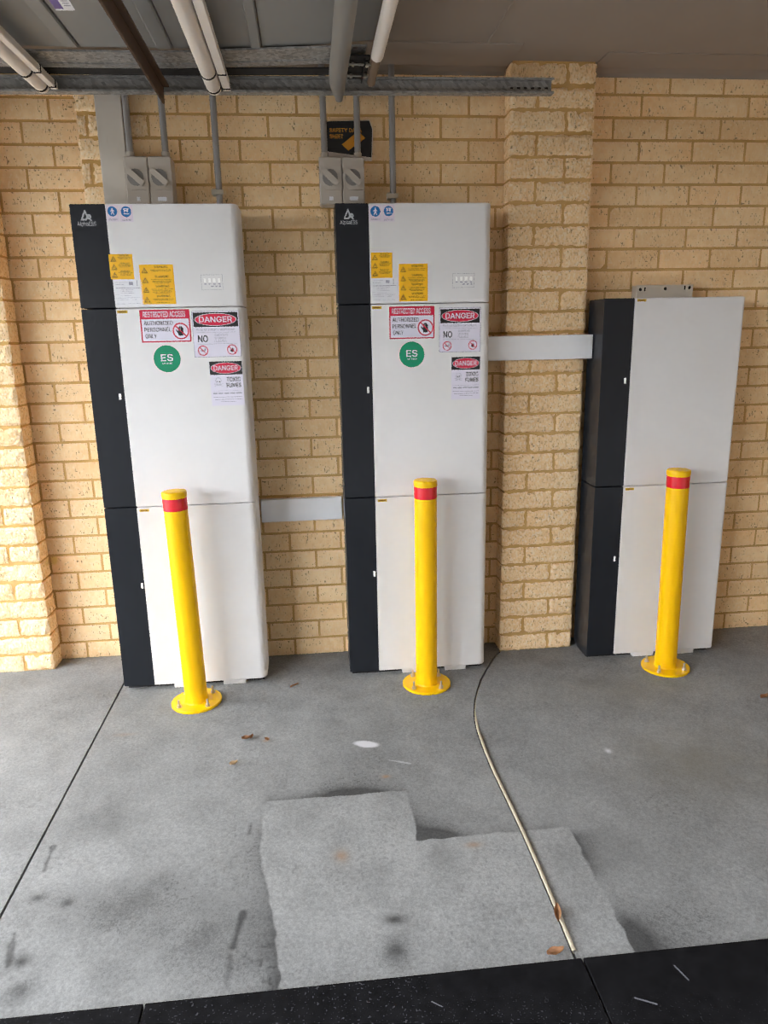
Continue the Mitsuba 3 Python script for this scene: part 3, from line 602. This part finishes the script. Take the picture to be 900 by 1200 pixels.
# ------------------------------------------------------------------ garage door overhead, its track and braces
tk = thing('door_track', 'galvanised horizontal door track hung above the cabinets, ending in front of the brick pillar', 'door track')
prof = Polygon([(0, 0), (-0.036, 0), (-0.036, 0.007), (-0.034, 0.007), (-0.034, 0.002), (-0.002, 0.002), (-0.002, 0.051), (-0.034, 0.051), (-0.034, 0.046), (-0.036, 0.046), (-0.036, 0.053), (0, 0.053)])
m = extrude(prof, 2.9); v = m.vertices.copy(); x = -1.24 + v[:, 2]
m.vertices = np.c_[x, -0.200 + v[:, 0], 2.3115 + (x + 0.333) * 0.0070 + v[:, 1]]; trimesh.repair.fix_normals(m)
obj('channel', m, 'mat_galv', tk)
obj('hanger', cat([box(0.83, 0.86, -0.199, -0.196, 2.34, CZ), box(0.83, 0.86, -0.196, -0.16, CZ - 0.003, CZ)]), 'mat_galv', tk)
for i in range(6):
    xx = 1.50 + i * 0.027
    obj('slot', facewall(extrude(sbox(0, 0, 0.012, 0.006), 0.0008), xx, -0.202, 2.3115 + (xx + 0.333) * 0.007 + 0.024), 'mat_joint', tk)
dz = 2.378
gd = thing('garage_door', 'grey sectional garage door held open under the ceiling, over the two tall cabinets', 'garage door')
edges = [-1.30, -0.745, -0.445, 0.008, 0.303, 0.591, 0.952]
for a, b in zip(edges[:-1], edges[1:]):
    ye = -0.462 - (max(0, b - 0.5) * 0.22 if b > 0.6 else 0)
    p_ = Polygon([(a + 0.0015, -3.0), (b - 0.0015, -3.0), (b - 0.0015, ye), (a + 0.0015, -0.462 if a < 0.6 else -0.482)])
    obj('panel', moved(extrude(p_, 0.012), z=dz), 'mat_door_skin', gd)
for a, b in ((-0.50, -0.447), (-0.043, 0.006), (0.252, 0.301), (0.555, 0.589)):
    obj('rib', hullprism(sbox(a, -3.0, b, -0.475), dz - 0.008, dz + 0.002, 0.004), 'mat_door_skin', gd)
sl = lambda x: max(0.0, x - 0.25) * 0.13
xs = np.linspace(-1.3, 0.93, 12)
def strip(y0, y1, z0, z1, k=1.0):
    p_ = Polygon([(x, y0 - k * sl(x)) for x in xs] + [(x, y1 - k * sl(x)) for x in xs[::-1]])
    return moved(extrude(p_, z1 - z0), z=z0)
obj('end_stile', cat([strip(-0.455, -0.352, 2.366, 2.372), strip(-0.356, -0.350, 2.3625, 2.372)]), 'mat_galv', gd, label='galvanised end stile')
obj('end_flange', strip(-0.348, -0.318, 2.3625, 2.366), 'mat_galv', gd)
obj('seal', strip(-0.316, -0.250, 2.3630, 2.367, 0.4), 'mat_joint', gd)
# sticker on a panel
k = obj('sticker', moved(extrude(Polygon([(0.024, -0.83), (0.079, -0.833), (0.075, -0.735), (0.021, -0.732)]), 0.0006), z=dz - 0.0006), 'mat_label_white', gd, label='purple and white sticker')
obj('print', moved(extrude(Polygon([(0.024, -0.83), (0.048, -0.832), (0.046, -0.745), (0.022, -0.743)]), 0.0004), z=dz - 0.001), 'mat_purple', k)
for y_ in (-0.80, -0.785, -0.77): obj('printed_line', moved(extrude(sbox(0.054, y_, 0.072, y_ + 0.006), 0.0004), z=dz - 0.001), 'mat_grey_ink', k)
# tubes and bars that run across the door
def pair(xt, rt_, xa, xb, yend, label):
    t = thing('door_stiffener', label, 'door stiffener', None)
    z = 2.331
    k = obj('tube', tube((xt, -3.0, z), (xt, yend, z), rt_, 28), 'mat_white_tube', t, 40)
    k2 = obj('strip', bbox(xa, xb, -3.0, yend + 0.004, z - 0.012, z + 0.012, 0.002), 'mat_white_tube', t)
    for y_ in (yend - 0.030, yend - 0.175):
        obj('strap', tube((xt, y_, z), (xt, y_ + 0.011, z), rt_ + 0.0015, 28), 'mat_black', k, 40)
        obj('strap', bbox(xa - 0.001, xb + 0.001, y_, y_ + 0.011, z - 0.0135, z + 0.0135, 0.001), 'mat_black', k2)
pair(0.4020, 0.0265, 0.434, 0.462, -0.236, 'white tubes with black straps under the garage door, between brown bar and galvanised brace')
pair(-0.1930, 0.0255, -0.165, -0.141, -0.236, 'white tubes with black straps under the garage door, at the left picture edge')
t = thing('brown_bar', 'dark brown steel bar under the garage door, its end hanging just below the track', 'steel bar')
obj('web', bbox(0.2170, 0.2255, -3.0, -0.242, 2.274, 2.333, 0.002), 'mat_brown_paint', t)
obj('flange', bbox(0.2255, 0.2460, -3.0, -0.250, 2.326, 2.333, 0.001), 'mat_brown_paint', t)
# galvanised brace with pinched end
n_ = 28; th = np.arange(n_) * 2 * np.pi / n_
rows = []
for y_, rx, rz, cx, cz in ((-3.0, .031, .030, .839, 2.318), (-0.46, .031, .030, .839, 2.318), (-0.36, .029, .028, .841, 2.316), (-0.29, .022, .020, .846, 2.309), (-0.25, .0145, .010, .850, 2.300), (-0.225, .0125, .006, .851, 2.296)):
    rows.append(np.c_[cx + rx * np.cos(th), np.full(n_, y_), cz + rz * np.sin(th)])
v = np.vstack(rows); f = []
for i in range(len(rows) - 1):
    for j in range(n_):
        q = (j + 1) % n_; f += [(i * n_ + j, i * n_ + q, (i + 1) * n_ + q), (i * n_ + j, (i + 1) * n_ + q, (i + 1) * n_ + j)]
for o in (0, (len(rows) - 1) * n_):
    for j in range(1, n_ - 1): f.append((o, o + j, o + j + 1))
m = trimesh.Trimesh(v, f, process=False); trimesh.repair.fix_normals(m)
whole('door_brace', m, 'mat_galv_plain', 'round galvanised brace under the garage door, its pinched end just below the track', 'door brace', smooth=50)
t = thing('door_edge_tube', 'white tube with a rusty end along the right edge of the garage door', 'tube')
obj('tube', tube((0.9620, -3.0, 2.335), (0.9620, -0.555, 2.335), 0.0205, 24), 'mat_white_tube', t, 40)
obj('rusty_end', tube((0.9620, -0.553, 2.335), (0.9640, -0.300, 2.335), 0.0150, 20), 'mat_rust_tube', t, 40, label='rusty brown end')
t = thing('roller_bracket', 'small roller bracket between the galvanised brace and the rusty tube end', 'bracket')
obj('bracket_plate', cat([box(0.880, 0.945, -0.52, -0.30, 2.345, 2.349), box(0.925, 0.929, -0.50, -0.32, 2.325, 2.345)]), 'mat_black', t)
for y_ in (-0.47, -0.36):
    k = obj('roller_stem', tube((0.875, y_, 2.336), (0.948, y_, 2.336), 0.004, 10), 'mat_zinc', t)
    obj('nut', tube((0.931, y_, 2.336), (0.940, y_, 2.336), 0.009, 6), 'mat_zinc', k)
    obj('nut', tube((0.884, y_, 2.336), (0.892, y_, 2.336), 0.008, 6), 'mat_zinc', k)

# ------------------------------------------------------------------ floor things
def mat_(x0, x1, label):
    whole('rubber_mat', bbox(x0, x1, -3.44, -1.812, 0.001, 0.013, 0.002), 'mat_rubber', label, 'rubber mat', 'black rubber mats on the concrete')
mat_(-1.730, 0.2680, 'black rubber mat on the concrete, leftmost of the row, with only a corner in view')
mat_(0.2725, 1.2810, 'black rubber mat, middle one of the row, where the beige joint cord ends')
mat_(1.2855, 3.290, 'black rubber mat on the concrete, rightmost of the row')
i0 = 3
pts = cord_pts[i0:-2].copy(); n2 = 90
s = np.r_[0, np.cumsum(np.linalg.norm(np.diff(pts, axis=0), axis=1))]; si = np.linspace(0, s[-1] + 0.0, n2)
cx_, cy_ = np.interp(si, s, pts[:, 0]), np.interp(si, s, pts[:, 1])
ker = np.hanning(9); ker /= ker.sum()
pad = lambda a: np.convolve(np.r_[np.full(4, a[0]), a, np.full(4, a[-1])], ker, 'valid')
cx_, cy_ = pad(cx_) + 0.0045, pad(cy_)
cz_ = np.interp(si, [0, 0.28, 0.5, si[-1]], [-0.010, -0.006, 0.001, 0.001])
whole('joint_cord', sweep(np.c_[cx_, cy_, cz_], 0.0054, 10), 'mat_cord', 'thin beige filler cord lying along the curved floor joint', 'cord', smooth=True)
def leaf(x, y, rz, L, w, label, mat='mat_leaf', curl=0.012, z=0.002):
    nx, ny = 9, 5
    v, f = [], []
    for i in range(nx):
        s_ = i / (nx - 1); half = w / 2 * math.sin(math.pi * min(1, s_ * 0.94 + 0.05)) ** 0.8
        for j in range(ny):
            q = j / (ny - 1) * 2 - 1
            v.append((L * (s_ - 0.5), half * q, curl * (q * q * 0.6 + (s_ - 0.5) ** 2 * 1.2) + 0.0015 * math.sin(9 * s_ + 4 * q)))
    for i in range(nx - 1):
        for j in range(ny - 1):
            a = i * ny + j; f += [(a, a + ny, a + ny + 1), (a, a + ny + 1, a + 1)]
    v = np.array(v); top = v + [0, 0, 0.0008]; n1 = len(v)
    ff = [(a + n1, b + n1, c + n1) for a, b, c in f] + [(a, c, b) for a, b, c in f]
    bd = [j for j in range(ny)] + [i * ny + ny - 1 for i in range(1, nx)] + [(nx - 1) * ny + j for j in range(ny - 2, -1, -1)] + [i * ny for i in range(nx - 2, 0, -1)]
    for a, b in zip(bd, bd[1:] + bd[:1]): ff += [(a, b, b + n1), (a, b + n1, a + n1)]
    m = trimesh.Trimesh(np.vstack([v, top]), ff, process=False); trimesh.repair.fix_normals(m)
    m.apply_transform(trimesh.transformations.rotation_matrix(rz, (0, 0, 1))); m.apply_translation((x, y, z - m.bounds[0, 2]))
    whole('dry_leaf', m, mat, label, 'leaf', None, smooth=50)
leaf(2.470, -0.684, 0.4, 0.045, 0.024, 'small brown dry leaf on the concrete at the right edge of the picture')
leaf(1.271, -1.672, 1.3, 0.060, 0.018, 'brown dry leaf caught on the beige joint cord near the mats', z=0.006)
leaf(1.228, -1.783, 0.2, 0.045, 0.022, 'brown dry leaf at the edge of the middle mat beside the joint cord')
leaf(0.375, -0.878, 0.5, 0.030, 0.018, 'tan dry leaf on the concrete in front of the left bollard', 'mat_tan')
leaf(0.405, -0.716, 0.2, 0.032, 0.020, 'brown crumpled leaf right of the left bollard, the bigger of two side by side')
leaf(0.425, -0.712, 1.2, 0.022, 0.014, 'tiny brown leaf crumb touching the bigger crumpled leaf right of the left bollard')
leaf(0.484, -0.736, -0.4, 0.018, 0.010, 'tiny brown leaf fragment on the concrete between the left and middle bollards')
whole('twig', sweep([(0.560, -0.328, 0.004), (0.572, -0.318, 0.006), (0.580, -0.310, 0.004), (0.592, -0.300, 0.005)], 0.0028, 6), 'mat_leaf', 'short dark twig on the concrete beside the left cabinet', 'twig')
